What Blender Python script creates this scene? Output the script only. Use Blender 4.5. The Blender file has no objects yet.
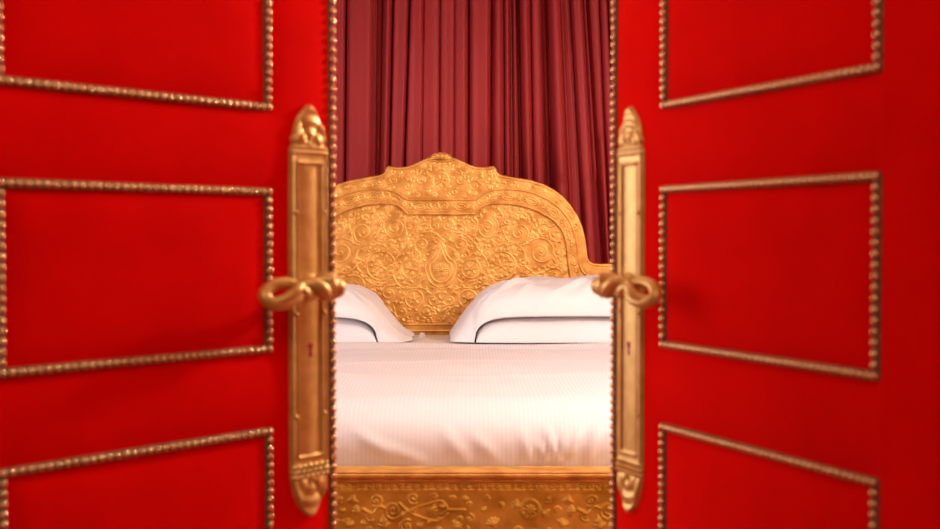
import bpy, bmesh, math, random
import numpy as np
from mathutils import Vector, Matrix

# ------------------------------------------------------------------ camera, world, lights, exposure
scn = bpy.context.scene
COL = scn.collection
H = 1.2                      # eye height
F = 1250.0                   # focal length in pixels of a 940 px wide frame
PITCH = math.radians(1.4)
cam_d = bpy.data.cameras.new('camera')
cam_d.sensor_width = 36.0
cam_d.lens = F * 36.0 / 940.0
cam_d.clip_start = 0.02
cam_d.dof.use_dof = True
cam_d.dof.focus_distance = 4.2
cam_d.dof.aperture_fstop = 6.3
cam = bpy.data.objects.new('camera', cam_d)
cam.location = (0, 0, H)
cam.rotation_euler = (math.pi / 2 - PITCH, 0, 0)
COL.objects.link(cam)
scn.camera = cam
scn.view_settings.view_transform = 'Standard'
scn.view_settings.look = 'None'
scn.view_settings.gamma = 1.0
scn.view_settings.use_curve_mapping = False
scn.view_settings.exposure = 0.0

w = bpy.data.worlds.new('world')
scn.world = w
w.use_nodes = True
w.node_tree.nodes['Background'].inputs[0].default_value = (1.0, 0.90, 0.80, 1)
w.node_tree.nodes['Background'].inputs[1].default_value = 0.3


def area(name, loc, target, sx, sy, power, color):
    d = bpy.data.lights.new(name, 'AREA')
    d.shape = 'RECTANGLE'
    d.size = sx
    d.size_y = sy
    d.energy = power
    d.color = color
    o = bpy.data.objects.new(name, d)
    o.location = loc
    o.rotation_euler = (Vector(target) - Vector(loc)).to_track_quat('-Z', 'Y').to_euler()
    COL.objects.link(o)
    return o


def bulb(name, loc, r, power, color):
    d = bpy.data.lights.new(name, 'POINT')
    d.shadow_soft_size = r
    d.energy = power
    d.color = color
    o = bpy.data.objects.new(name, d)
    o.location = loc
    COL.objects.link(o)
    return o


WARM = (1.0, 0.74, 0.48)
# soft daylight added through an unseen window in the left wall
area('added_window_light', (-2.28, 3.0, 1.45), (0.2, 3.0, 0.9), 2.0, 1.4, 42, (1.0, 0.92, 0.98))
# unseen lamp without fixture, right of the bed, placed by the handle's shadow
bulb('handle_shadow_lamp', (1.28, 2.62, 1.89), 0.075, 108, (1.0, 0.88, 0.82))
# warm unseen fill lights added below the bedroom and corridor ceilings
area('bedroom_fill', (0.0, 2.9, 2.66), (0.0, 3.5, 0.0), 1.3, 1.1, 7, (1.0, 0.88, 0.80))
area('corridor_fill', (0.0, -0.3, 2.55), (0.0, 1.5, 1.15), 1.6, 1.0, 17, (1.0, 0.83, 0.68))

# ------------------------------------------------------------------ helpers


def at(px, py, Y):
    """the point at depth Y seen at pixel (px, py)"""
    a = math.atan((py - 264.5) / F) + PITCH
    fwd = Y / math.cos(PITCH)
    k = (py - 264.5) / F
    # camera axes
    depth = Y / (math.cos(PITCH) - k * math.sin(PITCH))
    x = (px - 470) / F * depth
    z = H - Y * math.tan(a)
    return x, Y, z


def tag(o, label=None, cat=None, group=None, kind=None):
    if label:
        o['label'] = label
    if cat:
        o['category'] = cat
    if group:
        o['group'] = group
    if kind:
        o['kind'] = kind
    return o


def empty(name, loc=(0, 0, 0), rz=0.0, parent=None):
    o = bpy.data.objects.new(name, None)
    o.empty_display_size = 0.05
    o.location = loc
    o.rotation_euler = (0, 0, rz)
    COL.objects.link(o)
    o.parent = parent
    return o


def link_mesh(name, me, mat, parent=None, smooth=True):
    if mat:
        me.materials.append(mat)
    if smooth:
        me.polygons.foreach_set('use_smooth', [True] * len(me.polygons))
    o = bpy.data.objects.new(name, me)
    COL.objects.link(o)
    o.parent = parent
    return o


def from_data(name, V, Fc, mat, parent=None, smooth=True, fix=True):
    me = bpy.data.meshes.new(name)
    me.from_pydata([tuple(map(float, v)) for v in V], [], Fc)
    if fix:
        bm = bmesh.new()
        bm.from_mesh(me)
        bmesh.ops.recalc_face_normals(bm, faces=bm.faces)
        bm.to_mesh(me)
        bm.free()
    me.update()
    return link_mesh(name, me, mat, parent, smooth)


def from_bm(name, bm, mat, parent=None, smooth=False):
    me = bpy.data.meshes.new(name)
    bmesh.ops.recalc_face_normals(bm, faces=bm.faces)
    bm.to_mesh(me)
    bm.free()
    return link_mesh(name, me, mat, parent, smooth)


def add_box(bm, a, b, bev=0.0):
    r = bmesh.ops.create_cube(bm, size=1.0)
    vs = r['verts']
    for v in vs:
        v.co = Vector([(a[i] + b[i]) / 2 + v.co[i] * (b[i] - a[i]) for i in range(3)])
    if bev:
        es = list({e for v in vs for e in v.link_edges})
        bmesh.ops.bevel(bm, geom=es, offset=bev, segments=3, profile=0.7, affect='EDGES')


def tube_data(pts, rad, n=8, closed=False, caps=True):
    """a tube along points, rad a number or a list"""
    P = [Vector(p) for p in pts]
    m = len(P)
    R = rad if isinstance(rad, (list, tuple)) else [rad] * m
    V, Fc = [], []
    up = None
    for i in range(m):
        if closed:
            t = (P[(i + 1) % m] - P[i - 1]).normalized()
        else:
            t = (P[min(i + 1, m - 1)] - P[max(i - 1, 0)]).normalized()
        if up is None:
            up = Vector((0, 0, 1)) if abs(t.z) < 0.9 else Vector((1, 0, 0))
        up = (up - t * up.dot(t)).normalized()
        s = t.cross(up)
        for k in range(n):
            a = 2 * math.pi * k / n
            V.append(P[i] + (up * math.cos(a) + s * math.sin(a)) * R[i])
    rng = m if closed else m - 1
    for i in range(rng):
        j = (i + 1) % m
        for k in range(n):
            l = (k + 1) % n
            Fc.append((i * n + k, i * n + l, j * n + l, j * n + k))
    if not closed and caps:
        Fc.append(tuple(range(n))[::-1])
        Fc.append(tuple((m - 1) * n + k for k in range(n)))
    return V, Fc


class Mesh:
    def __init__(self):
        self.V, self.F = [], []

    def add(self, VF):
        o = len(self.V)
        self.V += list(VF[0])
        self.F += [tuple(i + o for i in f) for f in VF[1]]
        return self

    def build(self, name, mat, parent=None, smooth=True):
        return from_data(name, self.V, self.F, mat, parent, smooth)


def lathe_data(prof, n=24, M=None):
    """prof: (radius, height) pairs from bottom to top, around +Z"""
    V, Fc = [], []
    for r, h in prof:
        for k in range(n):
            a = 2 * math.pi * k / n
            V.append(Vector((r * math.cos(a), r * math.sin(a), h)))
    for i in range(len(prof) - 1):
        for k in range(n):
            l = (k + 1) % n
            Fc.append((i * n + k, i * n + l, (i + 1) * n + l, (i + 1) * n + k))
    Fc.append(tuple(range(n))[::-1])
    Fc.append(tuple((len(prof) - 1) * n + k for k in range(n)))
    if M is not None:
        V = [M @ v for v in V]
    return V, Fc


def solid_grid(front, back_of):
    """front: (n, m, 3) array; closes it with a skirt and a flat back"""
    n, m, _ = front.shape
    V = [tuple(v) for v in front.reshape(-1, 3)]
    idx = np.arange(n * m).reshape(n, m)
    Fc = np.stack([idx[:-1, :-1], idx[1:, :-1], idx[1:, 1:], idx[:-1, 1:]], -1).reshape(-1, 4).tolist()
    ring = list(idx[0, :]) + list(idx[1:, -1]) + list(idx[-1, -2::-1]) + list(idx[-2:0:-1, 0])
    o = len(V)
    for r in ring:
        V.append(back_of(V[r]))
    L = len(ring)
    for i in range(L):
        j = (i + 1) % L
        Fc.append([int(ring[i]), int(ring[j]), o + j, o + i])
    Fc.append([o + i for i in range(L)])
    return V, [tuple(f) for f in Fc]


def cr(pts, n=8):
    """Catmull-Rom through 2D or 3D points"""
    P = [np.array(p, float) for p in pts]
    P = [2 * P[0] - P[1]] + P + [2 * P[-1] - P[-2]]
    out = []
    for i in range(1, len(P) - 2):
        for k in range(n):
            t = k / n
            a, b, c, d = P[i - 1:i + 3]
            out.append(0.5 * ((2 * b) + (-a + c) * t + (2 * a - 5 * b + 4 * c - d) * t * t + (-a + 3 * b - 3 * c + d) * t ** 3))
    out.append(P[-2])
    return out


class Relief:
    """height image in metres over a rectangle, stamped with carved strokes"""

    def __init__(self, x0, x1, z0, z1, res):
        self.x0, self.z0, self.res = x0, z0, res
        self.A = np.zeros((int((z1 - z0) / res) + 3, int((x1 - x0) / res) + 3))

    def dot(self, x, z, r, h):
        res = self.res
        ci, cj = (z - self.z0) / res, (x - self.x0) / res
        R = r / res
        i0, i1 = max(0, int(ci - R)), min(self.A.shape[0], int(ci + R) + 2)
        j0, j1 = max(0, int(cj - R)), min(self.A.shape[1], int(cj + R) + 2)
        if i1 <= i0 or j1 <= j0:
            return
        ii, jj = np.ogrid[i0:i1, j0:j1]
        d = np.sqrt((ii - ci) ** 2 + (jj - cj) ** 2) / R
        b = np.where(d < 1, h * np.sqrt(np.clip(1 - d * d, 0, 1)), 0)
        s = self.A[i0:i1, j0:j1]
        np.maximum(s, b, out=s)

    def line(self, pts, r, h, taper=0.0):
        P = np.array(pts, float)
        L = np.sqrt((np.diff(P, axis=0) ** 2).sum(1))
        tot = max(L.sum(), 1e-6)
        acc = 0
        for a, b, l in zip(P[:-1], P[1:], L):
            n = max(1, int(l / (self.res * 0.8)))
            for k in range(n):
                p = a + (b - a) * k / n
                f = (acc + l * k / n) / tot
                q = 1 - taper * f
                self.dot(p[0], p[1], max(r * q, self.res * 1.05), h * (0.45 + 0.55 * q))
            acc += l

    def sample(self, X, Z):
        u = np.clip((X - self.x0) / self.res, 0, self.A.shape[1] - 1.001)
        v = np.clip((Z - self.z0) / self.res, 0, self.A.shape[0] - 1.001)
        j, i = u.astype(int), v.astype(int)
        fu, fv = u - j, v - i
        A = self.A
        return (A[i, j] * (1 - fu) * (1 - fv) + A[i, j + 1] * fu * (1 - fv) + A[i + 1, j] * (1 - fu) * fv + A[i + 1, j + 1] * fu * fv)

    def blur(self, n=1):
        for _ in range(n):
            p = np.pad(self.A, 1, mode='edge')
            self.A = (p[:-2, 1:-1] + p[2:, 1:-1] + p[1:-1, :-2] + p[1:-1, 2:] + 4 * p[1:-1, 1:-1]) / 8


def spiral(cx, cz, r0, turns, a0, sgn, n=34, rin=0.12):
    """from the outside inwards"""
    out = []
    for k in range(n + 1):
        t = k / n
        r = r0 * (1 - t * (1 - rin))
        a = a0 + sgn * t * turns * 2 * math.pi
        out.append((cx + r * math.cos(a), cz + r * math.sin(a)))
    return out


# ------------------------------------------------------------------ materials


def new_mat(name, base, rough=0.5, metal=0.0, **kw):
    m = bpy.data.materials.new(name)
    m.use_nodes = True
    b = m.node_tree.nodes['Principled BSDF']
    b.inputs['Base Color'].default_value = (*base, 1)
    b.inputs['Roughness'].default_value = rough
    b.inputs['Metallic'].default_value = metal
    for k, v in kw.items():
        b.inputs[k.replace('_', ' ')].default_value = v
    return m


def add_noise(m, scale, c1, c2, detail=4.0, lo=0.35, hi=0.65, coord='Object', stretch=(1, 1, 1), bump=0.0, bump_scale=None, dist=0.001, rough=None):
    nt = m.node_tree
    b = nt.nodes['Principled BSDF']
    tc = nt.nodes.new('ShaderNodeTexCoord')
    mp = nt.nodes.new('ShaderNodeMapping')
    mp.inputs['Scale'].default_value = stretch
    nt.links.new(tc.outputs[coord], mp.inputs[0])
    n = nt.nodes.new('ShaderNodeTexNoise')
    n.inputs['Scale'].default_value = scale
    n.inputs['Detail'].default_value = detail
    nt.links.new(mp.outputs[0], n.inputs['Vector'])
    r = nt.nodes.new('ShaderNodeValToRGB')
    r.color_ramp.elements[0].position = lo
    r.color_ramp.elements[1].position = hi
    r.color_ramp.elements[0].color = (*c1, 1)
    r.color_ramp.elements[1].color = (*c2, 1)
    nt.links.new(n.outputs['Fac'], r.inputs[0])
    nt.links.new(r.outputs[0], b.inputs['Base Color'])
    if rough:
        mr = nt.nodes.new('ShaderNodeMapRange')
        mr.inputs['To Min'].default_value = rough[0]
        mr.inputs['To Max'].default_value = rough[1]
        nt.links.new(n.outputs['Fac'], mr.inputs['Value'])
        nt.links.new(mr.outputs[0], b.inputs['Roughness'])
    if bump:
        n2 = nt.nodes.new('ShaderNodeTexNoise')
        n2.inputs['Scale'].default_value = bump_scale or scale * 6
        n2.inputs['Detail'].default_value = 3
        nt.links.new(mp.outputs[0], n2.inputs['Vector'])
        bp = nt.nodes.new('ShaderNodeBump')
        bp.inputs['Strength'].default_value = bump
        bp.inputs['Distance'].default_value = dist
        nt.links.new(n2.outputs['Fac'], bp.inputs['Height'])
        nt.links.new(bp.outputs[0], b.inputs['Normal'])
    return m


M = {}
M['velvet'] = new_mat('red_velvet', (0.72, 0.004, 0.002), 0.85)
add_noise(M['velvet'], 9, (0.84, 0.0008, 0.0004), (0.93, 0.0016, 0.0006), detail=3, bump=0.25, bump_scale=60, dist=0.002)
b_ = M['velvet'].node_tree.nodes['Principled BSDF']
b_.inputs['Sheen Weight'].default_value = 0.22
b_.inputs['Sheen Roughness'].default_value = 0.4
b_.inputs['Sheen Tint'].default_value = (1, 0.14, 0.03, 1)
b_.inputs['Specular IOR Level'].default_value = 0.02

M['curtain'] = new_mat('maroon_satin', (0.24, 0.016, 0.018), 0.55)
add_noise(M['curtain'], 5, (0.28, 0.018, 0.019), (0.33, 0.024, 0.025), stretch=(1, 1, 0.3), bump=0.05, bump_scale=120, dist=0.001)
b_ = M['curtain'].node_tree.nodes['Principled BSDF']
b_.inputs['Specular IOR Level'].default_value = 0.25

M['gilt'] = new_mat('gilded_wood', (0.78, 0.40, 0.09), 0.42, 0.55)
add_noise(M['gilt'], 26, (0.55, 0.25, 0.045), (0.80, 0.43, 0.11), detail=6, bump=0.35, bump_scale=160, dist=0.0015, rough=(0.30, 0.52))
M['gilt_foot'] = new_mat('worn_gilded_wood', (0.62, 0.30, 0.05), 0.4, 0.6)
add_noise(M['gilt_foot'], 18, (0.50, 0.29, 0.03), (0.78, 0.50, 0.09), detail=6, bump=0.3, bump_scale=140, dist=0.0015, rough=(0.3, 0.5))
M['brass'] = new_mat('gilded_brass', (0.80, 0.44, 0.13), 0.30, 0.5)
add_noise(M['brass'], 60, (0.66, 0.39, 0.09), (0.80, 0.51, 0.15), detail=4, bump=0.2, bump_scale=500, dist=0.0005, rough=(0.34, 0.48))
M['nail'] = new_mat('brass_nail', (0.72, 0.48, 0.22), 0.2, 0.85)
M['braid'] = new_mat('brown_gold_braid', (0.30, 0.16, 0.06), 0.7)
add_noise(M['braid'], 220, (0.10, 0.05, 0.018), (0.22, 0.12, 0.045), detail=2)
M['keyhole'] = new_mat('keyhole_red', (0.45, 0.012, 0.006), 0.6)
M['iron'] = new_mat('dark_metal', (0.10, 0.07, 0.05), 0.5, 0.6)
M['pillow'] = new_mat('white_cotton', (0.88, 0.865, 0.86), 0.75)
add_noise(M['pillow'], 6, (0.70, 0.68, 0.69), (0.74, 0.72, 0.73), bump=0.12, bump_scale=90, dist=0.001)

# striped white satin of the bed cover: woven stripes running along the bed
m = new_mat('striped_white_satin', (0.88, 0.86, 0.85), 0.5)
nt = m.node_tree
b_ = nt.nodes['Principled BSDF']
tc = nt.nodes.new('ShaderNodeTexCoord')
wv = nt.nodes.new('ShaderNodeTexWave')
wv.wave_type = 'BANDS'
wv.bands_direction = 'X'
wv.wave_profile = 'SIN'
wv.inputs['Scale'].default_value = 31.0
wv.inputs['Distortion'].default_value = 0.15
wv.inputs['Detail'].default_value = 0
nt.links.new(tc.outputs['Object'], wv.inputs['Vector'])
rp = nt.nodes.new('ShaderNodeValToRGB')
rp.color_ramp.elements[0].position = 0.4
rp.color_ramp.elements[1].position = 0.6
rp.color_ramp.elements[0].color = (0.665, 0.638, 0.645, 1)
rp.color_ramp.elements[1].color = (0.70, 0.672, 0.68, 1)
nt.links.new(wv.outputs['Fac'], rp.inputs[0])
nt.links.new(rp.outputs[0], b_.inputs['Base Color'])
mr = nt.nodes.new('ShaderNodeMapRange')
mr.inputs['To Min'].default_value = 0.65
mr.inputs['To Max'].default_value = 0.4
nt.links.new(wv.outputs['Fac'], mr.inputs['Value'])
nt.links.new(mr.outputs[0], b_.inputs['Roughness'])
M['satin'] = m

M['wall'] = add_noise(new_mat('warm_plaster', (0.62, 0.48, 0.34), 0.85), 4, (0.66, 0.50, 0.36), (0.74, 0.58, 0.43), bump=0.2, bump_scale=60)
M['ceiling'] = add_noise(new_mat('ceiling_plaster', (0.8, 0.72, 0.62), 0.9), 3, (0.78, 0.70, 0.60), (0.84, 0.77, 0.67))
M['floor'] = add_noise(new_mat('terracotta_floor', (0.32, 0.12, 0.06), 0.5), 6, (0.28, 0.10, 0.05), (0.38, 0.15, 0.08))
M['trim'] = new_mat('dark_red_trim', (0.34, 0.03, 0.015), 0.5)
M['glass_frame'] = new_mat('painted_window_frame', (0.7, 0.62, 0.5), 0.5)
M['shade'] = new_mat('lamp_shade', (0.9, 0.75, 0.5), 0.7)

# ------------------------------------------------------------------ the room
XL, XR, YW, YB, ZC = -2.2, 2.3, 1.0, 5.3, 2.75   # YW: bedroom face of the door wall
YC = -1.6


def box_obj(name, boxes, mat, parent=None, bev=0.0, kind='structure'):
    bm = bmesh.new()
    for a, b in boxes:
        add_box(bm, a, b, bev)
    o = from_bm(name, bm, mat, parent)
    if kind and parent is None:
        o['kind'] = kind
    return o


# ------------------------------------------------------------------ double door
def make_door(name, nail_xy, ang_dir, t_hinge, t_edge, t_far, s, rows, plate_t, label):
    """leaf frame: x from hinge to free edge, y across, z up; s = -1: the face we see is at -y, s = +1: at +y"""
    ux, uy = ang_dir
    hx, hy = nail_xy[0] + ux * t_hinge, nail_xy[1] + uy * t_hinge
    root = empty(name, (hx, hy, 0), math.atan2(uy, ux))
    tag(root, label, kind='structure')
    U = lambda t: t - t_hinge
    W = U(t_edge)
    uA, uB = U(t_far), U(-0.004)          # nail columns of the panels
    Zb, Zt, TH = 0.012, 2.25, 0.045
    frames = [(uA, uB, rows[0], 2.10), (uA, uB, rows[2], rows[1]), (uA, uB, 0.16, rows[3])]
    uE = U(t_edge) - 0.0095
    # padded velvet face: a grid with soft puffs inside and between the nail lines
    xs = np.unique(np.concatenate([np.linspace(0, W, 90), [uA, uB, uE]]))
    zs = np.unique(np.concatenate([np.linspace(Zb, Zt, 260), list(rows)]))
    X, Z = np.meshgrid(xs, zs, indexing='ij')
    D = np.full(X.shape, 1.0)
    for (a, b, c, d) in frames:
        dx = np.maximum(np.maximum(a - X, X - b), 0)
        dz = np.maximum(np.maximum(c - Z, Z - d), 0)
        out = np.hypot(dx, dz)
        ins = np.minimum(np.minimum(X - a, b - X), np.minimum(Z - c, d - Z))
        D = np.minimum(D, np.where(out > 0, out, np.maximum(ins, 0)))
    D = np.minimum(D, np.abs(X - uE))
    puff = 0.0045 * (1 - np.exp(-(D / 0.016) ** 1.3))
    edge = np.minimum(np.minimum(X, W - X), np.minimum(Z - Zb, Zt - Z))
    puff -= 0.004 * np.exp(-(edge / 0.003) ** 2)
    # faint vertical fold where the velvet is joined near the hinge
    puff += 0.0022 * np.exp(-((X - (uA - 0.012)) / 0.004) ** 2)
    rg = np.random.RandomState(3)
    for k in range(14):
        fx, fz = rg.uniform(4, 22), rg.uniform(3, 18)
        puff += 0.00022 * np.sin(X * fx + rg.uniform(0, 6)) * np.sin(Z * fz + rg.uniform(0, 6))
    front = np.stack([X, s * (puff - 0.001), Z], -1)
    V, Fc = solid_grid(front, lambda v: (v[0], -s * TH, v[2]))
    from_data('velvet_panel', V, Fc, M['velvet'], root)

    # braid under the nail lines and the nails themselves
    nails = []
    bw = 0.0050
    for (a, b, c, d) in frames:
        ms = Mesh()
        # closed rectangular strip, domed section
        pts = []
        nseg = 40
        sec = [(-bw, 0.0), (-bw * 0.6, 0.0022), (0, 0.003), (bw * 0.6, 0.0022), (bw, 0.0)]
        corners = [(a, c), (b, c), (b, d), (a, d)]
        V2, F2 = [], []
        for q, (x, z) in enumerate(corners):
            sx = -1 if x == a else 1
            sz = -1 if z == c else 1
            for (o, h) in sec:
                V2.append((x + sx * o, s * (0.0 + h), z + sz * o))
        ns = len(sec)
        for q in range(4):
            r = (q + 1) % 4
            for k in range(ns - 1):
                F2.append((q * ns + k, q * ns + k + 1, r * ns + k + 1, r * ns + k))
        ms.add((V2, F2))
        ms.build('braid_trim', M['braid'], root, smooth=False)
        nx = max(2, round((b - a) / 0.0097))
        nz = max(2, round((d - c) / 0.0099))
        for i in range(nx + 1):
            nails.append((a + (b - a) * i / nx, c))
            nails.append((a + (b - a) * i / nx, d))
        for i in range(1, nz):
            nails.append((a, c + (d - c) * i / nz))
            nails.append((b, c + (d - c) * i / nz))
    k = 0
    pitch = 0.0118 if s < 0 else 0.0105
    ms = Mesh()
    sec = [(-0.005, 0.0), (-0.003, 0.002), (0.003, 0.002), (0.005, 0.0)]
    V2 = []
    for z in (Zb + 0.02, Zt - 0.02):
        for (o, h) in sec:
            V2.append((uE + o, s * h, z))
    ms.add((V2, [(q, q + 1, q + 5, q + 4) for q in range(3)]))
    ms.build('braid_trim', M['braid'], root, smooth=False)
    z = Zb + 0.03
    while z < Zt - 0.03:
        nails.append((uE, z))
        z += pitch
    # dome
    prof = [(0.0043, 0.0), (0.0043, 0.0012), (0.0040, 0.0024), (0.0032, 0.0034), (0.0019, 0.0040), (0.0006, 0.0042)]
    Mx = Matrix.Rotation(-s * math.pi / 2, 4, 'X')
    dome = lathe_data(prof, 12, Mx)
    # which of them show largest: nearest ones inside the frame
    rank = []
    ca, sa = ux, uy
    for (x, z) in nails:
        wx, wy = hx + x * ca, hy + x * sa
        px = 470 + wx / wy * F
        py = 234 + (H - z) / wy * F
        vis = 1 < px < 939 and 2 < py < 527
        rank.append((0 if vis else 1, wy, x, z))
    rank.sort()
    near, rest = rank[:100], rank[100:]
    first = None
    rr = random.Random(5)
    for (_, _, x, z) in near:
        if first is None:
            o = from_data('nail', dome[0], dome[1], M['nail'], root)
            first = o
        else:
            o = first.copy()
            COL.objects.link(o)
            o.parent = root
        o.location = (x, s * 0.0022, z)
        o.rotation_euler = (rr.uniform(-.12, .12), 0, rr.uniform(-.12, .12))
    ms = Mesh()
    for (_, _, x, z) in rest:
        R = Matrix.Translation((x, s * 0.0022, z)) @ Matrix.Rotation(rr.uniform(-.12, .12), 4, 'X') @ Matrix.Rotation(rr.uniform(-.12, .12), 4, 'Z')
        ms.add(([R @ v for v in dome[0]], dome[1]))
    o = ms.build('nail', M['nail'], root)
    o['kind'] = 'stuff'

    # ---- escutcheon plate: a heightfield whose width follows the silhouette
    pu = U(plate_t)
    prof = [(0, .04), (3, .22), (8, .42), (14, .60), (20, .73), (26, .80), (30, .82), (33, .92), (36, .93), (39, .86), (41, .90), (43, 1), (50, 1),
            (352, 1), (356, 1), (358, 1.02), (364, .98), (370, .93), (374, .90), (380, .86), (386, .74), (392, .60), (398, .42), (403, .20), (405, .04)]
    kz = 0.001215 if s < 0 else 0.00124
    ztop = H + (234 - 107.5) * kz
    hw = 0.0305 if s < 0 else 0.0300
    bs = np.linspace(0, 405, 500)
    wv = np.interp(bs, [p[0] for p in prof], [p[1] for p in prof]) * hw
    n_a = 60
    av = np.linspace(-1, 1, n_a)
    A, B = np.meshgrid(av, bs, indexing='ij')
    Wd = np.broadcast_to(wv, A.shape)
    ex = (1 - np.abs(A)) * Wd            # distance from the side
    h = 0.0045 * np.clip(ex / 0.003, 0, 1) ** 0.5
    body = (B > 48) & (B < 352)
    # rim bead row, groove, inner moulding, sunk field
    rim = np.exp(-((ex - 0.0035) / 0.0016) ** 2)
    h += np.where(body, 0.0018 * rim * (0.72 + 0.28 * np.cos(B * 2 * math.pi / 3.6)), 0)
    inn = np.exp(-((ex - 0.0110) / 0.0013) ** 2) * ((B > 56) & (B < 346))
    h += 0.0016 * inn
    crossb = np.exp(-((B - 57) / 1.3) ** 2) + np.exp(-((B - 345) / 1.3) ** 2)
    h += 0.0016 * crossb * (ex > 0.0105)
    field = (ex > 0.0125) & (B > 59) & (B < 343)
    h += np.where(field, -0.0022 + 0.0022 * np.cos(A * Wd / 0.0195 * math.pi / 2), 0)
    # carved palmettes at both ends
    for (c, sg) in ((38.0, -1), (368.0, 1)):
        dz = (B - c) * sg * kz
        dx = A * Wd
        ang = np.arctan2(dx, dz + 0.004)
        rr_ = np.hypot(dx, dz + 0.004)
        lob = np.abs(np.cos(ang * 3.2))
        m_ = (B < 40) if sg < 0 else (B > 366)
        h += np.where(m_, 0.0024 * lob ** 0.7 * np.clip(ex / 0.004, 0, 1) + 0.0008 * np.cos(rr_ * 420), 0)
    for c in (42.0, 47.0, 354.0, 359.0, 364.0):
        h += 0.0022 * np.exp(-((B - c) / 1.5) ** 2)
    leafband = ((B > 353) & (B < 366))
    h += np.where(leafband, 0.0015 * np.cos(A * 22 + B * 0.5), 0)
    h = np.maximum(h, 0.0008)
    front = np.stack([pu + A * Wd, s * (0.003 + h), ztop - B * kz], -1)
    V, Fc = solid_grid(front, lambda v: (v[0], s * 0.0005, v[2]))
    plate = from_data('handle_plate', V, Fc, M['brass'], root)
    # screws
    for zy in (213, 312, 412):
        for a in (-1, 1):
            Ms = Matrix.Translation((pu + a * hw * 0.74, s * 0.0070, H + (234 - zy) * kz)) @ Matrix.Rotation(-s * math.pi / 2, 4, 'X')
            V, Fc = lathe_data([(0.0030, 0), (0.0030, 0.001), (0.0022, 0.0024), (0.0008, 0.003)], 12, Ms)
            from_data('screw', V, Fc, M['brass'], plate)
    # keyhole
    bm = bmesh.new()
    kzc = H + (234 - 344) * kz
    V, Fc = lathe_data([(0.0042, 0), (0.0042, 0.0012)], 18, Matrix.Translation((pu, s * 0.0065, kzc)) @ Matrix.Rotation(-s * math.pi / 2, 4, 'X'))
    mk = Mesh().add((V, Fc))
    q = [(-0.0018, 0.0), (0.0018, 0.0), (0.0030, -0.013), (-0.0030, -0.013)]
    V = [(pu + a, s * y, kzc + b) for y in (0.0065, 0.0077) for a, b in q]
    mk.add((V, [(0, 1, 2, 3), (7, 6, 5, 4), (0, 1, 5, 4), (1, 2, 6, 5), (2, 3, 7, 6), (3, 0, 4, 7)]))
    mk.build('keyhole', M['keyhole'], plate, smooth=False)
    # ---- lever handle: rosette, neck, twisted rope lever ending in a knotted loop
    zh = H - 0.0635
    hd = empty('door_handle', (pu, 0, zh), 0, root)
    Ry = Matrix.Rotation(-s * math.pi / 2, 4, 'X')
    V, Fc = lathe_data([(0.0165, 0.004), (0.0172, 0.007), (0.0150, 0.010), (0.0105, 0.012), (0.0088, 0.017), (0.0085, 0.026), (0.0100, 0.030), (0.0125, 0.034), (0.0150, 0.039),
                        (0.0145, 0.045), (0.0105, 0.050), (0.005, 0.0525), (0.001, 0.053)], 28, Ry)
    from_data('neck', V, Fc, M['brass'], hd)
    so = 0.040
    reach = U(plate_t) - U(-0.046) - (0.003 if s < 0 else 0.0)
    R0 = 0.0088
    tw0, tw1 = 0.000, reach * 0.56
    lev = Mesh()
    n = 70
    for ph in (0, math.pi):
        pts, rad = [], []
        for k in range(n + 1):
            f = k / n
            x = -(tw0 + (tw1 - tw0) * f)
            a = ph + f * 2 * math.pi * 1.0 + 0.9
            rr2 = 0.0080 - 0.0030 * f
            pts.append((x, s * (so + rr2 * math.cos(a)), rr2 * math.sin(a) + 0.002 - 0.004 * f))
            rad.append(0.0098 - 0.0032 * f)
        lev.add(tube_data(pts, rad, 14))
    # knotted end: an open eye, one strand passing through it
    cx = -(reach - 0.0260)
    pts, rad = [], []
    for k in range(61):
        f = k / 60
        a = math.radians(20 + 330 * f)
        pts.append((cx + 0.0225 * math.cos(a), s * (so + 0.006 * math.cos(a + 0.9)), -0.004 + 0.0112 * math.sin(a) + 0.003 * math.cos(a)))
        rad.append(0.0060 + 0.0014 * math.sin(math.pi * f))
    lev.add(tube_data(pts, rad, 14))
    pts = [(cx + 0.022, s * (so + 0.006), 0.004), (cx + 0.012, s * (so + 0.010), -0.001), (cx + 0.002, s * (so + 0.009), -0.007), (cx - 0.009, s * (so + 0.004), -0.0115), (cx - 0.014, s * (so - 0.003), -0.011)]
    pts = [tuple(q) for q in cr(pts, 8)]
    lev.add(tube_data(pts, [0.0066 - 0.0014 * k / len(pts) for k in range(len(pts))], 14))
    lev.build('twisted_lever', M['brass'], hd)
    V, Fc = lathe_data([(0.0015, -0.0125), (0.007, -0.0105), (0.0112, -0.006), (0.0125, 0), (0.0112, 0.006), (0.007, 0.0105), (0.0015, 0.0125)], 20,
                       Matrix.Translation((0.008, s * (so + 0.002), 0)) @ Matrix.Rotation(math.pi / 2, 4, 'Y'))
    from_data('knob', V, Fc, M['brass'], hd)
    # hinges at the hidden edge
    for z in (0.35, 1.25, 2.0):
        V, Fc = lathe_data([(0.006, z - 0.05), (0.006, z + 0.05)], 12, Matrix.Translation((-0.005, -s * 0.02, 0)))
        from_data('hinge', V, Fc, M['iron'], root)
    return root


row_z = lambda k: H + k
rowsL = [H + 0.1460, H + 0.0485, H - 0.1335, H - 0.2295]
rowsR = [H + 0.1515, H + 0.0525, H - 0.1305, H - 0.2285]
aL = math.radians(40.03)
aR = math.radians(23.2)
door_l = make_door('door_1', (-0.232, 1.45), (math.sin(aL), math.cos(aL)), -0.505, 0.107, -0.3375, -1, rowsL, 0.0560,
                   'left leaf of the red velvet double door with nailed panels and gilded lever handle')
door_r = make_door('door_2', (0.2285, 1.48), (-math.sin(aR), math.cos(aR)), -0.455, 0.122, -0.3667, 1, rowsR, 0.0660,
                   'right leaf of the red velvet double door with nailed panels and gilded lever handle')

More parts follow.
